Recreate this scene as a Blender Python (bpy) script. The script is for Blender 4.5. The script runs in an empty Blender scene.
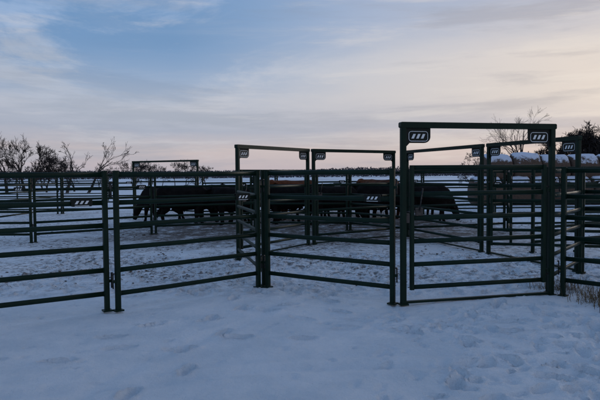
import bpy, bmesh, math, random
import numpy as np
from mathutils import Vector, Matrix, noise
random.seed(7); np.random.seed(7)
scene=bpy.context.scene
col=scene.collection
scene.view_settings.view_transform='Standard'
scene.view_settings.look='None'
scene.view_settings.exposure=0

# ------------------------------------------------------------ materials
def new_mat(name):
    m=bpy.data.materials.new(name); m.use_nodes=True
    nt=m.node_tree; b=nt.nodes['Principled BSDF']
    return m,nt,b
def N(nt,t,**kw):
    n=nt.nodes.new(t)
    for k,v in kw.items(): setattr(n,k,v)
    return n
def noise_mat(name,c1,c2,scale=8,rough=0.6,bump=0.0,bscale=None,detail=6,lo=.35,hi=.65,metal=0,spec=0.5):
    m,nt,b=new_mat(name)
    tc=N(nt,'ShaderNodeTexCoord')
    n=N(nt,'ShaderNodeTexNoise'); n.inputs['Scale'].default_value=scale; n.inputs['Detail'].default_value=detail
    nt.links.new(tc.outputs['Object'],n.inputs['Vector'])
    r=N(nt,'ShaderNodeValToRGB'); r.color_ramp.elements[0].position=lo; r.color_ramp.elements[1].position=hi
    r.color_ramp.elements[0].color=(*c1,1); r.color_ramp.elements[1].color=(*c2,1)
    nt.links.new(n.outputs['Fac'],r.inputs['Fac']); nt.links.new(r.outputs['Color'],b.inputs['Base Color'])
    b.inputs['Roughness'].default_value=rough; b.inputs['Metallic'].default_value=metal
    b.inputs['Specular IOR Level'].default_value=spec
    if bump>0:
        n2=N(nt,'ShaderNodeTexNoise'); n2.inputs['Scale'].default_value=bscale or scale*4; n2.inputs['Detail'].default_value=8
        nt.links.new(tc.outputs['Object'],n2.inputs['Vector'])
        bp=N(nt,'ShaderNodeBump'); bp.inputs['Strength'].default_value=bump; bp.inputs['Distance'].default_value=0.02
        nt.links.new(n2.outputs['Fac'],bp.inputs['Height']); nt.links.new(bp.outputs['Normal'],b.inputs['Normal'])
    return m
paint=noise_mat('green_paint',(0.0022,0.013,0.0075),(0.004,0.019,0.011),scale=5,rough=0.5,bump=0.08,bscale=40,spec=.17)
plate=noise_mat('plate_black_green',(0.002,0.005,0.004),(0.004,0.008,0.006),scale=10,rough=0.55,spec=.25)
white=noise_mat('white_decal',(0.66,0.68,0.68),(0.80,0.81,0.81),scale=20,rough=0.5)
steel=noise_mat('worn_steel',(0.02,0.02,0.02),(0.06,0.055,0.05),scale=30,rough=0.5,metal=0.5)
blackhide=noise_mat('black_hide',(0.004,0.0035,0.0035),(0.010,0.008,0.007),scale=7,rough=0.85,bump=0.3,bscale=60,spec=0.08)
redhide=noise_mat('red_hide',(0.055,0.018,0.008),(0.12,0.042,0.019),scale=4,rough=0.8,bump=0.3,bscale=60,spec=0.1)
bark=noise_mat('bare_bark',(0.022,0.018,0.017),(0.05,0.042,0.038),scale=3,rough=0.9,spec=0.1)
twig=noise_mat('distant_brush',(0.055,0.052,0.062),(0.085,0.078,0.088),scale=0.1,rough=1,spec=0)  # distance haze painted into the brush colour: paler, lavender-grey
straw=noise_mat('dry_straw',(0.10,0.07,0.04),(0.22,0.16,0.09),scale=6,rough=0.9,spec=0.1)
dung=noise_mat('trampled_dirt',(0.05,0.04,0.032),(0.14,0.11,0.085),scale=3,rough=0.95,spec=0.1)

def snow_material():
    m,nt,b=new_mat('snow')
    L=nt.links.new
    geo=N(nt,'ShaderNodeNewGeometry'); sep=N(nt,'ShaderNodeSeparateXYZ'); L(geo.outputs['Position'],sep.inputs[0])
    def noi(scale,detail=6,rough=.6):
        n=N(nt,'ShaderNodeTexNoise'); n.inputs['Scale'].default_value=scale; n.inputs['Detail'].default_value=detail; n.inputs['Roughness'].default_value=rough
        L(geo.outputs['Position'],n.inputs['Vector']); return n.outputs['Fac']
    def mr(v,a,b_,c=0.,d=1.):
        n=N(nt,'ShaderNodeMapRange',interpolation_type='SMOOTHSTEP'); L(v,n.inputs[0])
        for i,x in enumerate((a,b_,c,d)): n.inputs[i+1].default_value=x
        return n.outputs[0]
    def mul(a,b_):
        n=N(nt,'ShaderNodeMath',operation='MULTIPLY'); L(a,n.inputs[0])
        if isinstance(b_,float): n.inputs[1].default_value=b_
        else: L(b_,n.inputs[1])
        return n.outputs[0]
    def add(a,b_):
        n=N(nt,'ShaderNodeMath',operation='ADD'); L(a,n.inputs[0]); L(b_,n.inputs[1]); return n.outputs[0]
    pen=mul(mr(sep.outputs['Y'],7.6,10.5),mr(sep.outputs['Y'],26.,45.,1.,0.))
    big=mr(noi(.55,5),.36,.56)
    fine=mr(noi(6.5,10,.78),.46,.59)
    dirt=mul(mul(mul(pen,big),fine),.85)
    cattle=mul(mul(mr(sep.outputs['Y'],12.0,17.),mr(sep.outputs['Y'],25.,30.,1.,0.)),mr(noi(2.2,9,.75),.34,.52))
    cattle=mul(cattle,mr(sep.outputs['X'],-8.,-3.))
    cattle=mul(cattle,mr(sep.outputs['X'],4.,8.,1.,0.))
    dirt2=add(dirt,mul(cattle,.9))
    flecks=mul(mr(noi(16.,9,.75),.66,.72),.30)
    dirt3=N(nt,'ShaderNodeMath',operation='ADD',use_clamp=True); L(dirt2,dirt3.inputs[0]); L(mul(flecks,mr(sep.outputs['Y'],30.,60.,1.,0.)),dirt3.inputs[1])
    sn=N(nt,'ShaderNodeMix',data_type='RGBA'); sn.inputs['A'].default_value=(.74,.79,.83,1); sn.inputs['B'].default_value=(.87,.89,.91,1)
    L(mr(noi(1.3,9,.65),.36,.64),sn.inputs['Factor'])
    mx=N(nt,'ShaderNodeMix',data_type='RGBA'); L(dirt3.outputs[0],mx.inputs['Factor']); L(sn.outputs['Result'],mx.inputs['A']); mx.inputs['B'].default_value=(.11,.088,.072,1)
    far=mul(mr(sep.outputs['Y'],60.,140.),mr(noi(.02,6),.45,.6))
    mx2=N(nt,'ShaderNodeMix',data_type='RGBA'); L(mul(far,.5),mx2.inputs['Factor']); L(mx.outputs['Result'],mx2.inputs['A']); mx2.inputs['B'].default_value=(.25,.22,.19,1)
    L(mx2.outputs['Result'],b.inputs['Base Color'])
    b.inputs['Roughness'].default_value=.75; b.inputs['Specular IOR Level'].default_value=.2
    h=add(add(mul(noi(3.5,8,.6),.65),mul(noi(18.,8,.7),.38)),mul(noi(90.,4,.6),.12))
    bp=N(nt,'ShaderNodeBump'); bp.inputs['Strength'].default_value=1.; bp.inputs['Distance'].default_value=.09
    L(h,bp.inputs['Height']); L(bp.outputs['Normal'],b.inputs['Normal'])
    return m
snow=snow_material()

def link(me,name,mats,loc=(0,0,0),rot=0,smooth=False,parent=None):
    o=bpy.data.objects.new(name,me); col.objects.link(o)
    if not me.materials:
        for m in mats: me.materials.append(m)
    o.location=loc; o.rotation_euler=(0,0,rot)
    if smooth:
        for p in me.polygons: p.use_smooth=True
    return o

# ------------------------------------------------------------ mesh helpers
def loft(bm,rings,mat=0,cap=True,smooth=True):
    vs=[[bm.verts.new(p) for p in r] for r in rings]
    n=len(vs[0])
    for a,b in zip(vs,vs[1:]):
        for i in range(n):
            f=bm.faces.new((a[i],a[(i+1)%n],b[(i+1)%n],b[i])); f.material_index=mat; f.smooth=smooth
    if cap:
        f=bm.faces.new(vs[0][::-1]); f.material_index=mat
        f=bm.faces.new(vs[-1]); f.material_index=mat
def tube(bm,pts,radii,n=8,mat=0,cap=True,up=Vector((0,0,1))):
    pts=[Vector(p) for p in pts]; rings=[]
    for i,p in enumerate(pts):
        d=(pts[min(i+1,len(pts)-1)]-pts[max(i-1,0)]).normalized()
        u=up if abs(d.dot(up))<.95 else Vector((1,0,0))
        s=d.cross(u).normalized(); t=s.cross(d).normalized()
        r=radii[i]; rw,rh=(r if isinstance(r,tuple) else (r,r))
        rings.append([p+s*math.cos(a)*rw+t*math.sin(a)*rh for a in [2*math.pi*k/n for k in range(n)]])
    loft(bm,rings,mat,cap)
def box(bm,cx,cy,cz,sx,sy,sz,mat=0,bev=0.0):
    x,y,z=sx/2,sy/2,sz/2
    if bev<=0:
        pr=[(-x,-y),(x,-y),(x,y),(-x,y)]
    else:
        pr=[(-x+bev,-y),(x-bev,-y),(x-bev*.3,-y+bev*.3),(x,-y+bev),(x,y-bev),(x-bev*.3,y-bev*.3),(x-bev,y),(-x+bev,y),(-x+bev*.3,y-bev*.3),(-x,y-bev),(-x,-y+bev),(-x+bev*.3,-y+bev*.3)]
    loft(bm,[[Vector((cx+a,cy+b,cz-z)) for a,b in pr],[Vector((cx+a,cy+b,cz+z)) for a,b in pr]],mat,smooth=False)
def prism_xz(bm,poly,y0,y1,mat):
    loft(bm,[[Vector((x,y0,z)) for x,z in poly],[Vector((x,y1,z)) for x,z in poly]],mat,smooth=False)
def rrect(cx,cz,w,h,r,n=4):
    out=[]
    for qx,qz,a0 in ((1,1,0),(-1,1,90),(-1,-1,180),(1,-1,270)):
        for k in range(n+1):
            a=math.radians(a0+90*k/n)
            out.append((cx+qx*(w/2-r)+r*math.cos(a),cz+qz*(h/2-r)+r*math.sin(a)))
    return out
def ring_xz(bm,outer,inner,y,mat):
    a=[bm.verts.new((x,y,z)) for x,z in outer]; b=[bm.verts.new((x,y,z)) for x,z in inner]
    for i in range(len(a)):
        j=(i+1)%len(a); f=bm.faces.new((a[i],a[j],b[j],b[i])); f.material_index=mat
def flat_xz(bm,poly,y,mat):
    f=bm.faces.new([bm.verts.new((x,y,z)) for x,z in poly]); f.material_index=mat
def finish(bm,name,mats,**kw):
    bmesh.ops.recalc_face_normals(bm,faces=bm.faces)
    me=bpy.data.meshes.new(name); bm.to_mesh(me); bm.free()
    return link(me,name,mats,**kw)

RAILS=[.225,.52,.80,1.08,1.365,1.715]
def marks(bm,cx,cz,w,h,y,side,border=True):
    """plain stand-in mark: outline plus three slanted bars"""
    yy=y+side*.0025
    if border:
        ring_xz(bm,rrect(cx,cz,w*.94,h*.86,h*.25),rrect(cx,cz,w*.94-.013,h*.86-.013,h*.2),yy,1)
    bw=w*.12
    for k in (-1,0,1):
        x=cx+k*w*.23
        flat_xz(bm,[(x-bw*.9,cz-h*.19),(x+bw*.1,cz-h*.19),(x+bw*.9,cz+h*.19),(x-bw*.1,cz+h*.19)],yy,1)
def feet(bm,x):
    box(bm,x,0,.012,.11,.11,.02,0)
def panel(p0,p1,name='corral_panel',mark='R',h=1.75,lugs=True):
    p0=Vector(p0);p1=Vector(p1);L=(p1-p0).length
    bm=bmesh.new(); ps=.064
    for x in (0,L):
        box(bm,x,0,h/2,ps,ps,h,0,.014); feet(bm,x)
        box(bm,x,0,h+.006,ps+.006,ps+.006,.012,0,.01)
    for z in RAILS:
        sag=random.uniform(-.006,.006); rr=.033 if z>1.6 else .031
        tube(bm,[(ps/2-.004,0,z),(L*.33,sag*.6,z+sag),(L*.66,sag,z+sag*.6),(L-ps/2+.004,0,z)],[(.019,rr)]*4,n=12)
        for x,s in ((ps/2,1),(L-ps/2,-1)):   # weld collars
            tube(bm,[(x-s*.002,0,z),(x+s*.008,0,z)],[(.023,rr+.004)]*2,n=12)
    if lugs:
        for z in (.38,1.52):
            for x,s in ((0,-1),(L,1)):
                box(bm,x+s*.048,0,z,.04,.035,.035,0)
                tube(bm,[(x+s*.062,0,z-.09),(x+s*.062,0,z+.10)],[.010]*2,n=8,mat=3)
                tube(bm,[(x+s*.062,0,z+.10),(x+s*.062,-.03,z+.10)],[.010]*2,n=8,mat=3)
    if mark:
        cx=L-.28 if mark=='R' else .28
        z=RAILS[4]+.012
        for s in (-1,1):
            y=s*.024
            prism_xz(bm,rrect(cx,z,.25,.10,.02),y-.003,y+.003,2)
            marks(bm,cx,z,.25,.10,y+s*.003,s,border=False)
            flat_xz(bm,rrect(cx,z-.041,.17,.006,.0025,1),y+s*.0055,1)
    d=p1-p0
    return finish(bm,name,[paint,white,plate,steel],loc=(p0.x,p0.y,0),rot=math.atan2(d.y,d.x))
def frame(p0,p1,h=2.35,name='corral_gate_frame',s=.074):
    p0=Vector(p0);p1=Vector(p1);L=(p1-p0).length
    bm=bmesh.new()
    for x in (0,L):
        box(bm,x,0,(h-s)/2,s,s,h-s,0,.016); feet(bm,x)
    prism_xz(bm,rrect(L/2,h-s/2,L+s+.02,s,.02),-s/2-.002,s/2+.002,0)
    box(bm,L/2,0,.035,L-s,.05,.03,0)
    for sx,x in ((1,s/2),(-1,L-s/2)):
        w,hh=.31,.18
        z1=h-s-.012; 
        poly=[(x,z1+.012),(x+sx*(w+.03),z1+.012),(x+sx*(w+.03),z1-.05)]
        for k in range(7):
            a=math.radians(90*k/6)
            poly.append((x+sx*(w-.06+.09*math.cos(a)),z1-.10-.08*math.sin(a)))
        poly+= [(x+sx*.05,z1-hh),(x,z1-hh-.05)]
        prism_xz(bm,poly,-.006,.006,2)
        for sd in (-1,1):
            marks(bm,x+sx*(w/2+.015),z1-hh/2-.004,w*.92,hh*.84,sd*.006,sd)
    for z in (.35,1.45):
        box(bm,L-s/2-.02,0,z,.04,.03,.04,0); 
    box(bm,s/2+.02,0,1.12,.05,.03,.12,3)
    d=p1-p0
    return finish(bm,name,[paint,white,plate,steel],loc=(p0.x,p0.y,0),rot=math.atan2(d.y,d.x))
def gate(p0,p1,hinge='R',name='corral_gate',h=1.80,swing=0,z0=.19,gap=.10):
    p0=Vector(p0);p1=Vector(p1);d=(p1-p0);L=d.length-2*gap; u=d.normalized()
    bm=bmesh.new(); ps=.054
    rz=[.225,.52,.82,1.12,1.43,h-.03]
    for x in (0,L): box(bm,x,0,(h+z0)/2,ps,ps,h-z0,0,.012)
    for z in rz: tube(bm,[(ps/2-.003,0,z),(L-ps/2+.003,0,z)],[(.018,.030)]*2,n=12)
    lx=0 if hinge=='R' else L; s=-1 if hinge=='R' else 1
    box(bm,lx-s*.10,0,1.20,.10,.03,.10,3)
    tube(bm,[(lx-s*.12,0,1.20),(lx+s*.07,0,1.20)],[.012]*2,mat=3)
    tube(bm,[(lx-s*.10,-.02,1.22),(lx-s*.13,-.05,1.50)],[.009]*2,mat=3)
    hx=L if hinge=='R' else 0
    for z in (.30,1.50):
        tube(bm,[(hx-s*.0,0,z),(hx-s*.07,0,z)],[.012]*2,mat=3)
    base=p0+u*gap; ang=math.atan2(d.y,d.x)
    if hinge=='R' and swing:
        for v in bm.verts: v.co.x-=L
        base=p1-u*gap
    return finish(bm,name,[paint,white,plate,steel],loc=(base.x,base.y,0),rot=ang+math.radians(swing))

# ------------------------------------------------------------ front fence line
panel((-4.98,5.83),(-2.43,7.46))
panel((-2.29,7.46),(-.635,8.93))
panel((-.49,8.93),(1.19,7.72))
GL=(1.32,7.67); GR=(3.44,8.20)
frame(GL,GR); gate(GL,GR,hinge='R',gap=.12)
panel((3.58,8.13),(5.4,6.2),mark=None)
panel((-.56,9.08),(-1.24,11.86),mark=None,lugs=False)
panel((3.47,8.35),(4.66,9.95),mark=None,lugs=False)
def bay(a,b,sw=0,hinge='R',h=2.3):
    frame(a,b,h=h); gate(a,b,hinge=hinge,swing=sw)
bay((-1.24,12.0),(.19,14.3))
bay((.33,14.4),(2.50,16.0))
bay((2.86,16.0),(3.85,12.7))
bay((3.92,12.45),(4.68,10.1),sw=55,hinge='L')
panel((4.72,10.0),(7.2,8.4),mark=None)
ch=[(-13.0,15.4),(-9.9,15.3),(-6.84,15.2)]
for a,b in zip(ch,ch[1:]): panel(a,b)
panel((-6.78,15.3),(-4.3,17.3)); panel((-4.2,17.4),(-1.5,18.4)); panel((-1.4,18.4),(1.4,17.9))
panel((1.5,17.9),(2.75,16.1),mark=None,lugs=False)
panel((3.0,16.3),(5.9,17.3)); panel((6.0,17.3),(9.0,17.4)); panel((9.1,17.4),(12.1,17.2))
panel((4.9,12.6),(7.6,13.9)); panel((7.7,13.9),(10.5,14.6))
panel((5.95,17.1),(5.0,14.2),mark=None); 
frame((-7.2,26),(-4.15,24.4),h=2.32); gate((-7.2,26),(-4.15,24.4))
xs=[-26,-23,-20,-17,-14,-10.7,-7.4]
for a,b in zip(xs,xs[1:]): panel((a+.08,27.2+.03*a),(b,27.2+.03*b))
xs=[-4.0,-1,2,5,8,11,14,17,20]
for a,b in zip(xs,xs[1:]): panel((a+.08,24.4+.05*a),(b,24.4+.05*b))
panel((-10.0,15.5),(-10.6,18.5)); panel((-10.6,18.6),(-11.0,21.6)); panel((-11,21.7),(-10.8,26.7),mark=None)
for i in range(5): panel((-28+3.05*i,40),(-25.05+3.05*i,40.2),mark=None)

# ------------------------------------------------------------ terrain
def axis(lo,hi,step,far_lo,far_hi,g=1.12):
    a=list(np.arange(lo,hi,step)); s=step; x=a[-1]
    while x<far_hi: s*=g; x+=s; a.append(x)
    s=step; x=a[0]; pre=[]
    while x>far_lo: s*=g; x-=s; pre.append(x)
    return np.array(pre[::-1]+a)
X=axis(-5.2,6.0,.028,-1500,1500); Y=axis(3.4,12.5,.028,-60,2600)
nx,ny=len(X),len(Y)
GX,GY=np.meshgrid(X,Y)
Z=np.zeros_like(GX)
for j in range(ny):
    for i in range(nx):
        x,y=GX[j,i],GY[j,i]
        if abs(x)<40 and y<60:
            Z[j,i]=.035*noise.noise((x*.55,y*.55,1))+.015*noise.noise((x*1.8,y*1.8,5))
            if abs(x)<8 and y<16:
                n7=noise.noise((x*5,y*5,9))
                Z[j,i]+=.007*n7+.005*noise.noise((x*12,y*12,3))
        elif y>60: Z[j,i]=-.12*min(1,(y-60)/200)
pr=[]
def trail(x,y,ang,n,step=.60,jit=.05,ln=.27):
    for k in range(n):
        ang+=random.uniform(-.09,.09)
        x+=math.cos(ang)*step; y+=math.sin(ang)*step
        s=(k%2*2-1)*.11
        pr.append((x-math.sin(ang)*s+random.uniform(-jit,jit),y+math.cos(ang)*s,ang+random.uniform(-.2,.2),ln,.105,random.uniform(.045,.08)))
trail(2.0,3.3,1.25,7); trail(3.2,3.4,2.0,9); trail(1.2,4.0,.4,9); trail(4.6,5.4,2.8,9); trail(-4,4.9,.25,12)
trail(-1.4,3.4,1.5,8); trail(.4,6.6,-.1,8); trail(2.4,6.0,.1,6); trail(2.7,4.6,.7,7); trail(-2.6,6.0,.55,6)
trail(1.6,5.2,-.3,8); trail(.6,3.5,.8,8); trail(2.2,7.2,1.1,6); trail(2.8,3.4,1.5,8); trail(1.0,3.6,1.3,7)
for k in range(380):
    x=random.gauss(2.3,1.0); y=random.uniform(3.6,7.6)
    pr.append((x,y,random.uniform(0,6.28),random.uniform(.08,.22),random.uniform(.05,.10),random.uniform(.012,.042)))
for k in range(260):
    pr.append((random.uniform(-4,4),random.uniform(3.6,8),random.uniform(0,6.28),random.uniform(.05,.13),random.uniform(.04,.07),random.uniform(.007,.022)))
for k in range(1900):
    x=random.uniform(-5,5.8); y=random.uniform(8.3,12.5)
    pr.append((x,y,random.uniform(0,6.28),random.uniform(.10,.18),.11,random.uniform(.02,.06)))
for (px,py,a,ln,w,dp) in pr:
    i0,i1=np.searchsorted(X,[px-.35,px+.35]); j0,j1=np.searchsorted(Y,[py-.35,py+.35])
    if i1-i0<3 or j1-j0<3: continue
    sx=GX[j0:j1,i0:i1]-px; sy=GY[j0:j1,i0:i1]-py
    u=(sx*math.cos(a)+sy*math.sin(a))/(ln/2); v=(-sx*math.sin(a)+sy*math.cos(a))/(w/2)
    r=np.sqrt(u*u+v*v)
    Z[j0:j1,i0:i1]+= -dp*np.clip(1.25-r,0,1)**.6*(r<1.25) + dp*.25*np.exp(-((r-1.45)/.25)**2)
for (ax,ay,bx,by,dd) in ((-4.5,4.3,2.0,5.4,.022),(-4.5,4.6,2.0,5.75,.018),(-2.2,3.3,-.2,8.2,.015)):
    t=((GX-ax)*(bx-ax)+(GY-ay)*(by-ay))/((bx-ax)**2+(by-ay)**2)
    dx=(GX-ax)-(bx-ax)*t; dy=(GY-ay)-(by-ay)*t
    wob=.12*np.sin(t*9+ax)
    dist=np.sqrt(dx*dx+dy*dy)*np.sign(dx+1e-6)+wob
    m=(t>-.2)&(t<1.1)
    Z+=np.where(m,-dd*np.exp(-(dist/.09)**2)+dd*.6*np.exp(-((dist-.2)/.09)**2),0)
verts=np.stack([GX.ravel(),GY.ravel(),Z.ravel()],1)
idx=np.arange(nx*ny).reshape(ny,nx)
faces=np.stack([idx[:-1,:-1].ravel(),idx[:-1,1:].ravel(),idx[1:,1:].ravel(),idx[1:,:-1].ravel()],1)
me=bpy.data.meshes.new('snow_ground'); me.from_pydata(verts.tolist(),[],faces.tolist()); me.update()
g=link(me,'snow_ground',[snow],smooth=True)

# ------------------------------------------------------------ scattered straw / dirt lumps
def scatter(name,n,gen,mat):
    bm=bmesh.new()
    for k in range(n):
        x,y,s=gen()
        k3=random.randint(6,8); a0=random.uniform(0,6.28); el=random.uniform(.7,2.2)
        ca,sa=math.cos(a0),math.sin(a0); rings=[]
        for sc_,zz in ((1,-.02),(.85,.25),(.4,.42)):
            ring=[]
            for q in range(k3):
                a=6.28*q/k3; r=s*sc_*random.uniform(.65,1.15)
                lx,ly=math.cos(a)*r*el,math.sin(a)*r
                ring.append(Vector((x+lx*ca-ly*sa,y+lx*sa+ly*ca,-.008+s*zz)))
            rings.append(ring)
        loft(bm,rings)
    return finish(bm,name,[mat])
def g1():
    while True:
        x,y=random.uniform(-9,8),random.uniform(8.8,24)
        if noise.noise((x*.5,y*.5,3))+.15>random.random()*.9: return x,y,random.uniform(.008,.03)
scatter('dirt_clods',1500,g1,dung)
bm=bmesh.new()
for k in range(4200):
    x,y=random.gauss(-1.5,4),random.uniform(8.8,22); a=random.uniform(0,6.28); l=random.uniform(.05,.18); w=.003
    c=Vector((x,y,.02+random.uniform(0,.02))); d=Vector((math.cos(a),math.sin(a),random.uniform(-.1,.2)))*l; s=Vector((-math.sin(a),math.cos(a),0))*w
    bm.faces.new([bm.verts.new(v) for v in (c-s,c+s,c+d+s,c+d-s)])
finish(bm,'loose_hay',[straw])
bm=bmesh.new()
for k in range(1100):
    cl=random.choice([(3.95,7.75,.20),(4.15,8.1,.25),(3.75,8.6,.2),(4.0,7.5,.15)])
    x=random.gauss(cl[0],cl[2]); y=random.gauss(cl[1],cl[2]*.7)
    h=random.uniform(.05,.24); a=random.uniform(0,6.28); lean=random.uniform(.02,.20)
    p=Vector((x,y,-.03)); q=p+Vector((math.cos(a)*lean,math.sin(a)*lean,h)); m_=(p+q)/2+Vector((0,0,h*.12))
    s=Vector((math.sin(a),-math.cos(a),0))*.003
    v=[bm.verts.new(t) for t in (p-s,p+s,m_+s,m_-s,q)]
    bm.faces.new((v[0],v[1],v[2],v[3])); bm.faces.new((v[3],v[2],v[4]))
finish(bm,'dry_weeds',[straw])

# ------------------------------------------------------------ cattle
def cow_mesh(name,head='up',turn=0.,step=0.):
    bm=bmesh.new()
    st=[(-.86,1.12,.12,.12),(-.80,1.08,.24,.21),(-.62,1.03,.33,.29),(-.3,.96,.38,.35),(0,.92,.41,.39),(.3,.925,.41,.36),(.55,.96,.40,.30),(.74,1.0,.33,.22),(.86,1.03,.18,.14)]
    tube(bm,[(x,0,z) for x,z,h,w in st],[(w,h) for x,z,h,w in st],n=20)
    c,s=math.cos(turn),math.sin(turn)
    def T(x,y,z):
        dx=x-.65; return (.65+dx*c-y*s,dx*s+y*c,z)
    if head=='up':
        tube(bm,[(.5,0,1.05),T(.74,0,1.10),T(.92,0,1.17),T(1.03,0,1.22)],[(.20,.31),(.16,.26),(.13,.19),(.11,.14)],n=14)
        H=[(.96,1.28,.11,.11),(1.06,1.24,.135,.145),(1.18,1.13,.115,.13),(1.30,1.02,.09,.095),(1.38,.94,.09,.085),(1.42,.90,.06,.06)]; ear=(1.0,1.29)
    else:
        tube(bm,[(.5,0,1.02),T(.74,0,.90),T(.90,0,.70),T(.96,0,.58)],[(.20,.31),(.16,.25),(.13,.18),(.11,.14)],n=14)
        H=[(.93,.64,.11,.11),(1.01,.54,.135,.145),(1.08,.38,.115,.13),(1.14,.24,.09,.095),(1.17,.13,.09,.085),(1.18,.09,.06,.06)]; ear=(.94,.60)
    tube(bm,[T(x,0,z) for x,z,w,h in H],[(w,h) for x,z,w,h in H],n=14)
    for sd in (-1,1):
        tube(bm,[T(ear[0],sd*.08,ear[1]),T(ear[0]-.02,sd*.17,ear[1]-.02),T(ear[0]-.03,sd*.28,ear[1]-.06)],[(.03,.03),(.06,.028),(.02,.02)],n=8)
        f=step*sd
        tube(bm,[(.52,sd*.15,.90),(.56,sd*.17,.64),(.55+f*.6,sd*.165,.38),(.54+f,sd*.16,.13),(.56+f,sd*.16,.07),(.58+f,sd*.16,0)],[(.13,.16),(.105,.13),(.068,.072),(.047,.05),(.058,.063),(.063,.07)],n=10)
        tube(bm,[(-.6,sd*.15,.96),(-.55,sd*.19,.73),(-.55-f*.4,sd*.19,.56),(-.73-f*.8,sd*.17,.39),(-.70-f,sd*.165,.13),(-.67-f,sd*.165,.07),(-.65-f,sd*.165,0)],[(.16,.25),(.15,.22),(.10,.14),(.06,.075),(.047,.05),(.058,.06),(.063,.07)],n=10)
    tube(bm,[(-.84,0,1.22),(-.92,0,1.08),(-.94,0,.82),(-.92,.01,.55),(-.92,.01,.38)],[.035,.028,.022,.038,.02],n=8)
    tube(bm,[(.72,0,.80),(.76,0,.58),(.6,0,.52)],[.09,.08,.05],n=8)
    bmesh.ops.recalc_face_normals(bm,faces=bm.faces)
    me=bpy.data.meshes.new('tmp'); bm.to_mesh(me); bm.free()
    o=bpy.data.objects.new('tmp',me); col.objects.link(o)
    r=o.modifiers.new('r','REMESH'); r.mode='VOXEL'; r.voxel_size=.026
    sm=o.modifiers.new('s','SMOOTH'); sm.iterations=4; sm.factor=.5
    dg=bpy.context.evaluated_depsgraph_get()
    out=bpy.data.meshes.new_from_object(o.evaluated_get(dg)); out.name=name
    bpy.data.objects.remove(o)
    for p in out.polygons: p.use_smooth=True
    return out
vers=[cow_mesh('cow_a','up',.0,.06),cow_mesh('cow_b','up',.7,-.08),cow_mesh('cow_c','down',.2,.1),cow_mesh('cow_d','up',-.9,.03)]
red=[v.copy() for v in vers]
for v in vers: v.materials.clear(); v.materials.append(blackhide)
for v in red: v.materials.clear(); v.materials.append(redhide)
cows=[(-4.0,20.3,12,2),(-3.1,21.3,175,0),(-3.8,22.7,20,1),(-2.1,20.2,190,3),(-1.3,21.9,10,0),(-.3,20.4,170,1),(.4,21.9,30,3),(1.1,20.1,5,2),(2.0,21.5,185,1),
 (2.8,20.2,165,3),(3.7,21.6,10,0),(4.3,20.4,0,2),(-.1,22.9,215,0),(-2.6,23.6,-10,1),(3.1,22.9,125,0),(1.7,23.2,15,3),(-.9,23.6,80,0),(4.9,22.6,100,1),(-5.0,21.8,160,2)]
for k,(x,y,a,v) in enumerate(cows):
    rr=k in (12,14)
    o=link((red if rr else vers)[v],'cow',[],loc=(x,y,-.02),rot=math.radians(a)); sc=random.uniform(.95,1.04) if not rr else 1.11; o.scale=(sc,sc,sc)

# ------------------------------------------------------------ hay bales with snow on top
def bale_material():
    m,nt,b=new_mat('snowy_hay'); L=nt.links.new
    geo=N(nt,'ShaderNodeNewGeometry'); sep=N(nt,'ShaderNodeSeparateXYZ'); L(geo.outputs['Normal'],sep.inputs[0])
    n=N(nt,'ShaderNodeTexNoise'); n.inputs['Scale'].default_value=3; n.inputs['Detail'].default_value=10; n.inputs['Roughness'].default_value=.7; L(geo.outputs['Position'],n.inputs['Vector'])
    a=N(nt,'ShaderNodeMath',operation='MULTIPLY_ADD'); L(n.outputs['Fac'],a.inputs[0]); a.inputs[1].default_value=1.5; L(sep.outputs['Z'],a.inputs[2])
    mr=N(nt,'ShaderNodeMapRange'); L(a.outputs[0],mr.inputs[0]); mr.inputs[1].default_value=1.25; mr.inputs[2].default_value=1.42
    r=N(nt,'ShaderNodeValToRGB'); r.color_ramp.elements[0].color=(.035,.022,.016,1); r.color_ramp.elements[1].color=(.14,.085,.055,1); 
    n2=N(nt,'ShaderNodeTexNoise'); n2.inputs['Scale'].default_value=14; n2.inputs['Detail'].default_value=6; L(geo.outputs['Position'],n2.inputs['Vector']); L(n2.outputs['Fac'],r.inputs['Fac'])
    mx=N(nt,'ShaderNodeMix',data_type='RGBA'); L(mr.outputs[0],mx.inputs['Factor']); L(r.outputs['Color'],mx.inputs['A']); mx.inputs['B'].default_value=(.60,.63,.70,1)
    L(mx.outputs['Result'],b.inputs['Base Color']); b.inputs['Roughness'].default_value=.9
    return m
bm_mat=bale_material()
def bale(x,y,z,rot):
    bm=bmesh.new(); n=40; R=.76; W=1.45; rings=[]
    prof=[(-W/2-.02,.25),(-W/2-.01,.55),(-W/2,R-.16),(-W/2+.05,R-.06),(-W/2+.13,R),(-.35,R+.01),(-.1,R+.02),(.15,R+.02),(.4,R+.01),(W/2-.13,R),(W/2-.05,R-.06),(W/2,R-.16),(W/2+.01,.55),(W/2+.02,.25)]
    for px,r in prof:
        ring=[]
        for k in range(n):
            a=2*math.pi*k/n; rr=r*(1+.06*noise.noise((px*3+x,math.cos(a)*2+y,math.sin(a)*2+z))+.03*noise.noise((px*9+x,math.cos(a)*6+y,math.sin(a)*6+z)))
            zz=math.sin(a)*rr
            if zz<-.6*R: zz=-.6*R+(zz+.6*R)*.5
            if zz>.5*R: zz+=.08*(zz/R-.5)*2
            ring.append(Vector((px,math.cos(a)*rr,zz)))
        rings.append(ring)
    loft(bm,rings)
    return finish(bm,'hay_bale',[bm_mat],loc=(x,y,z+.62),rot=rot,smooth=True)
for i in range(6):
    bale(9.6+1.52*i,31+random.uniform(-.1,.1),0,random.uniform(-.08,.08))
for i in range(6): bale(9.9+1.52*i,32.3,0.0,random.uniform(-.08,.08))
for i in range(5):
    bale(10.3+1.50*i,31.6,1.2+random.uniform(-.08,.05),random.uniform(-.12,.12))

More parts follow.
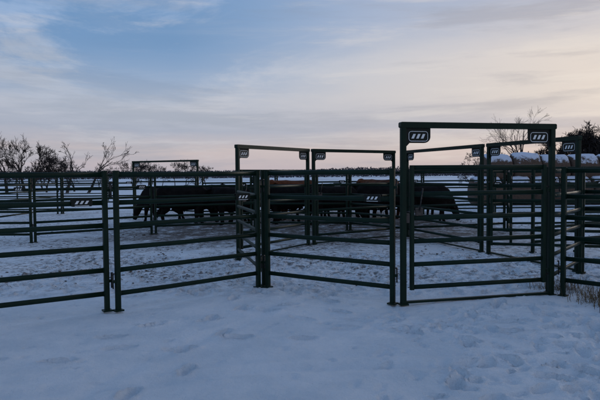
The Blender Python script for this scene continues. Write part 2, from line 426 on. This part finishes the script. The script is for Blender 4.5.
# ------------------------------------------------------------ bare trees
def tree(x,y,h,name='bare_tree',spread=.55,lean=(0,0),levels=5,kids=(3,4),r0=None,seed=0,fork=.25,minr=.012):
    rnd=random.Random(seed); bm=bmesh.new()
    def grow(p,d,l,r,lv):
        segs=4 if lv>2 else 3; pts=[p]; rad=[r]; dirs=[d]
        for k in range(segs):
            d=(d+Vector((rnd.uniform(-.16,.16),rnd.uniform(-.16,.16),rnd.uniform(-.05,.10)))).normalized()
            p=p+d*(l/segs); pts.append(p); rad.append(max(r*(1-.62*(k+1)/segs),minr)); dirs.append(d)
        tube(bm,pts,rad,n=6 if lv>3 else (4 if lv>1 else 3),cap=False)
        if lv<=0: return
        for k in range(rnd.randint(*kids)):
            t=rnd.uniform(.35,1) if lv<levels else rnd.uniform(fork,1)
            q=t*segs; i=min(int(q),segs-1); pp=pts[i].lerp(pts[i+1],q-i); rr=rad[i]+(rad[i+1]-rad[i])*(q-i)
            a=rnd.uniform(0,6.28); perp=dirs[i].cross(Vector((math.cos(a),math.sin(a),.3))).normalized()
            nd=(dirs[i]+perp*rnd.uniform(spread*.7,spread*1.5)+Vector((0,0,.08))).normalized()
            grow(pp,nd,l*rnd.uniform(.5,.75),rr*.72,lv-1)
    grow(Vector((0,0,-.1)),Vector((lean[0],lean[1],1)).normalized(),h*.5,r0 or h*.03,levels)
    top=max(v.co.z for v in bm.verts); s=h/top
    for v in bm.verts: v.co*=s
    return finish(bm,name,[bark],loc=(x,y,0))
tree(-29.3,60,6.9,seed=1,kids=(4,4)); tree(-27.6,61,5.4,seed=2,lean=(.2,0),kids=(4,4)); tree(-30.8,58,6.0,seed=3,kids=(4,4)); tree(-28.4,62,6.2,seed=31,kids=(4,4))
tree(-25.8,64,4.0,seed=4,kids=(3,4)); tree(-26.6,63,3.4,seed=34,spread=.9)
tree(-23.3,60,5.2,seed=5,lean=(.15,0),kids=(2,3)); tree(-21.2,60,5.6,seed=6,lean=(.45,.1),kids=(2,3))
tree(-24.8,66,3.6,seed=7,spread=.9); tree(-19.4,70,3.6,seed=8,spread=.9)
for k in range(9): tree(-24.5+1.5*k,80+random.uniform(-3,3),random.uniform(2.8,4.2),name='bare_shrub',seed=20+k,spread=1.0,fork=.05,r0=.06)
for k in range(6): tree(-42+3.0*k+random.uniform(-1,1),78,random.uniform(3.0,4.4),name='bare_shrub',seed=40+k,spread=1.0,fork=.05,r0=.06)
tree(26.2,70,9.4,seed=11,lean=(-.05,0),r0=.16,minr=.008)
for (x,y,h,sd) in ((22.2,46,5.6,12),(23.6,47,5.6,13),(20.9,49,4.7,14),(21.6,48,4.6,17),(22.8,45,5.2,18),(24.4,47,5.9,19)):
    tree(x,y,h,seed=sd,levels=5,kids=(5,5),spread=.85,fork=.05,minr=.014)
tree(20.2,60,4.6,seed=15,spread=.8,fork=.1); tree(18.2,62,3.8,seed=16,spread=.9,fork=.1)

# distant tree line, one mass of twiggy faces
bm=bmesh.new()
rnd=random.Random(3)
for k in range(60000):
    row=rnd.choice((0,1,2)); W_=(300,380,480)[row]; x=rnd.uniform(-W_,W_); y=(330,420,560)[row]+rnd.uniform(-14,14)+20*math.sin(x*.01)
    env=3.8+2.8*noise.noise((x*.012,row*7,0))+1.3*noise.noise((x*.06,row*3,2))+.7*noise.noise((x*.25,row,4))
    env*= (1,1.2,1.5)[row]
    if env<.8: continue
    z=env*rnd.random()
    l=rnd.uniform(.3,1.0); w=rnd.uniform(.15,.5); a=rnd.uniform(-.6,.6)
    c=Vector((x,y,z-.3)); u=Vector((math.sin(a),rnd.uniform(-.3,.3),math.cos(a)))*l; s=Vector((w,rnd.uniform(-.3,.3),0))
    bm.faces.new([bm.verts.new(v) for v in (c-s,c+s,c+u)])
finish(bm,'distant_treeline',[twig])

# ------------------------------------------------------------ world
SUN_EL,SUN_AZ=math.radians(7),math.radians(38)
w=bpy.data.worlds.new('World'); scene.world=w; w.use_nodes=True; nt=w.node_tree; nt.nodes.clear(); L=nt.links.new
tc=N(nt,'ShaderNodeTexCoord'); sep=N(nt,'ShaderNodeSeparateXYZ'); L(tc.outputs['Generated'],sep.inputs[0])
sky=N(nt,'ShaderNodeTexSky',sky_type='NISHITA'); sky.sun_disc=False; sky.sun_elevation=SUN_EL; sky.sun_rotation=SUN_AZ; sky.air_density=1.2; sky.dust_density=1.0; sky.ozone_density=3
def mr(v,a,b_,c=0.,d=1.,sm=True):
    n=N(nt,'ShaderNodeMapRange'); 
    if sm: n.interpolation_type='SMOOTHSTEP'
    L(v,n.inputs[0])
    for i,x in enumerate((a,b_,c,d)): n.inputs[i+1].default_value=x
    return n.outputs[0]
def ramp(v,stops):
    r=N(nt,'ShaderNodeValToRGB'); cr=r.color_ramp
    def lin(c): return tuple(((x/255)/12.92 if x/255<.04045 else ((x/255+.055)/1.055)**2.4) for x in c)
    cr.elements[0].position=stops[0][0]; cr.elements[0].color=(*lin(stops[0][1]),1)
    cr.elements[1].position=stops[-1][0]; cr.elements[1].color=(*lin(stops[-1][1]),1)
    for p,c in stops[1:-1]:
        e=cr.elements.new(p); e.color=(*lin(c),1)
    L(v,r.inputs['Fac']); return r.outputs['Color']
def mixc(f,a,b_):
    n=N(nt,'ShaderNodeMix',data_type='RGBA')
    if isinstance(f,float): n.inputs['Factor'].default_value=f
    else: L(f,n.inputs['Factor'])
    for s,v in (('A',a),('B',b_)):
        if isinstance(v,tuple): n.inputs[s].default_value=(*v,1)
        else: L(v,n.inputs[s])
    return n.outputs['Result']
def cnoise(sx,sy,sz,scale,detail=7,rough=.55,off=(0,0,0),rot=(0,0,0),dist=0.):
    mp=N(nt,'ShaderNodeMapping'); mp.inputs['Scale'].default_value=(sx,sy,sz); mp.inputs['Location'].default_value=off; mp.inputs['Rotation'].default_value=rot
    L(tc.outputs['Generated'],mp.inputs['Vector'])
    n=N(nt,'ShaderNodeTexNoise'); n.inputs['Scale'].default_value=scale; n.inputs['Detail'].default_value=detail; n.inputs['Roughness'].default_value=rough; n.inputs['Distortion'].default_value=dist
    L(mp.outputs['Vector'],n.inputs['Vector']); return n.outputs['Fac']
def math2(op,a,b_):
    n=N(nt,'ShaderNodeMath',operation=op,use_clamp=True)
    for i,v in enumerate((a,b_)):
        if isinstance(v,float): n.inputs[i].default_value=v
        else: L(v,n.inputs[i])
    return n.outputs[0]
wob=N(nt,'ShaderNodeMath',operation='MULTIPLY_ADD'); L(cnoise(1,1,5,1.8,6,.6),wob.inputs[0]); wob.inputs[1].default_value=.10; L(sep.outputs['Z'],wob.inputs[2])
e=mr(wob.outputs[0],.05,.75,0,1,False)   # 0 at the horizon .. 1 high overhead
k=.571
left=ramp(e,[(0,(188,180,190)),(.10*k,(206,194,196)),(.20*k,(172,179,197)),(.30*k,(190,195,209)),(.42*k,(180,193,214)),(.6*k,(154,180,216)),(.62,(136,166,210)),(1,(112,146,196))])
right=ramp(e,[(0,(198,184,186)),(.10*k,(220,204,198)),(.20*k,(202,195,200)),(.32*k,(230,217,207)),(.45*k,(234,220,209)),(.6*k,(202,198,204)),(.62,(164,178,204)),(1,(120,148,194))])
fx=mr(sep.outputs['X'],-.30,.60)
base=mixc(fx,left,right)
st=mr(cnoise(1,1,8,2.3,10,.62,off=(3,1,0),rot=(0,.06,0),dist=.25),.46,.62)
st=math2('MULTIPLY',st,.50)
base=mixc(st,base,mixc(fx,(.34,.385,.48),(.42,.39,.42)))
br=mr(cnoise(1,1,10,3.4,10,.64,off=(7,4,2),rot=(0,-.05,0),dist=.3),.50,.66)
br=math2('MULTIPLY',math2('MULTIPLY',br,.42),mr(sep.outputs['Z'],.35,.6,1.,.25))
base=mixc(br,base,mixc(fx,(.64,.64,.69),(.86,.77,.69)))
gap=mr(cnoise(1,1,4.5,2.2,10,.64,off=(1.5,2,.4),rot=(0,.12,0),dist=.5),.42,.58)
gz=mr(sep.outputs['Z'],.08,.22); gx=mr(sep.outputs['X'],.18,-.30)
gap=math2('MULTIPLY',math2('MULTIPLY',gap,gz),math2('ADD',gx,.12))
bg1=N(nt,'ShaderNodeBackground'); L(sky.outputs['Color'],bg1.inputs['Color']); bg1.inputs['Strength'].default_value=.08
cl=mixc(math2('MULTIPLY',gap,.85),base,(.15,.30,.54))
bg2=N(nt,'ShaderNodeBackground'); L(cl,bg2.inputs['Color']); bg2.inputs['Strength'].default_value=.92
ad=N(nt,'ShaderNodeAddShader'); L(bg1.outputs[0],ad.inputs[0]); L(bg2.outputs[0],ad.inputs[1])
ms=N(nt,'ShaderNodeMixShader'); ms.inputs[0].default_value=.08; L(bg2.outputs[0],ms.inputs[1]); L(ad.outputs[0],ms.inputs[2])
out=N(nt,'ShaderNodeOutputWorld'); L(ms.outputs[0],out.inputs['Surface'])

sd=bpy.data.lights.new('sun','SUN'); sd.energy=.7; sd.angle=math.radians(12); sd.color=(1,.90,.80)
so=bpy.data.objects.new('sun',sd); col.objects.link(so)
d=Vector((math.sin(SUN_AZ)*math.cos(SUN_EL),math.cos(SUN_AZ)*math.cos(SUN_EL),math.sin(SUN_EL)))
so.rotation_euler=d.to_track_quat('Z','Y').to_euler()

# ------------------------------------------------------------ camera
cd=bpy.data.cameras.new('camera'); cd.lens=36; cd.sensor_width=36; cd.clip_start=.1; cd.clip_end=6000
co=bpy.data.objects.new('camera',cd); col.objects.link(co)
co.matrix_world=Matrix.Translation((0,0,1.7))@Matrix.Rotation(math.radians(90-2.48),4,'X')@Matrix.Rotation(math.radians(-.5),4,'Z')
scene.camera=co
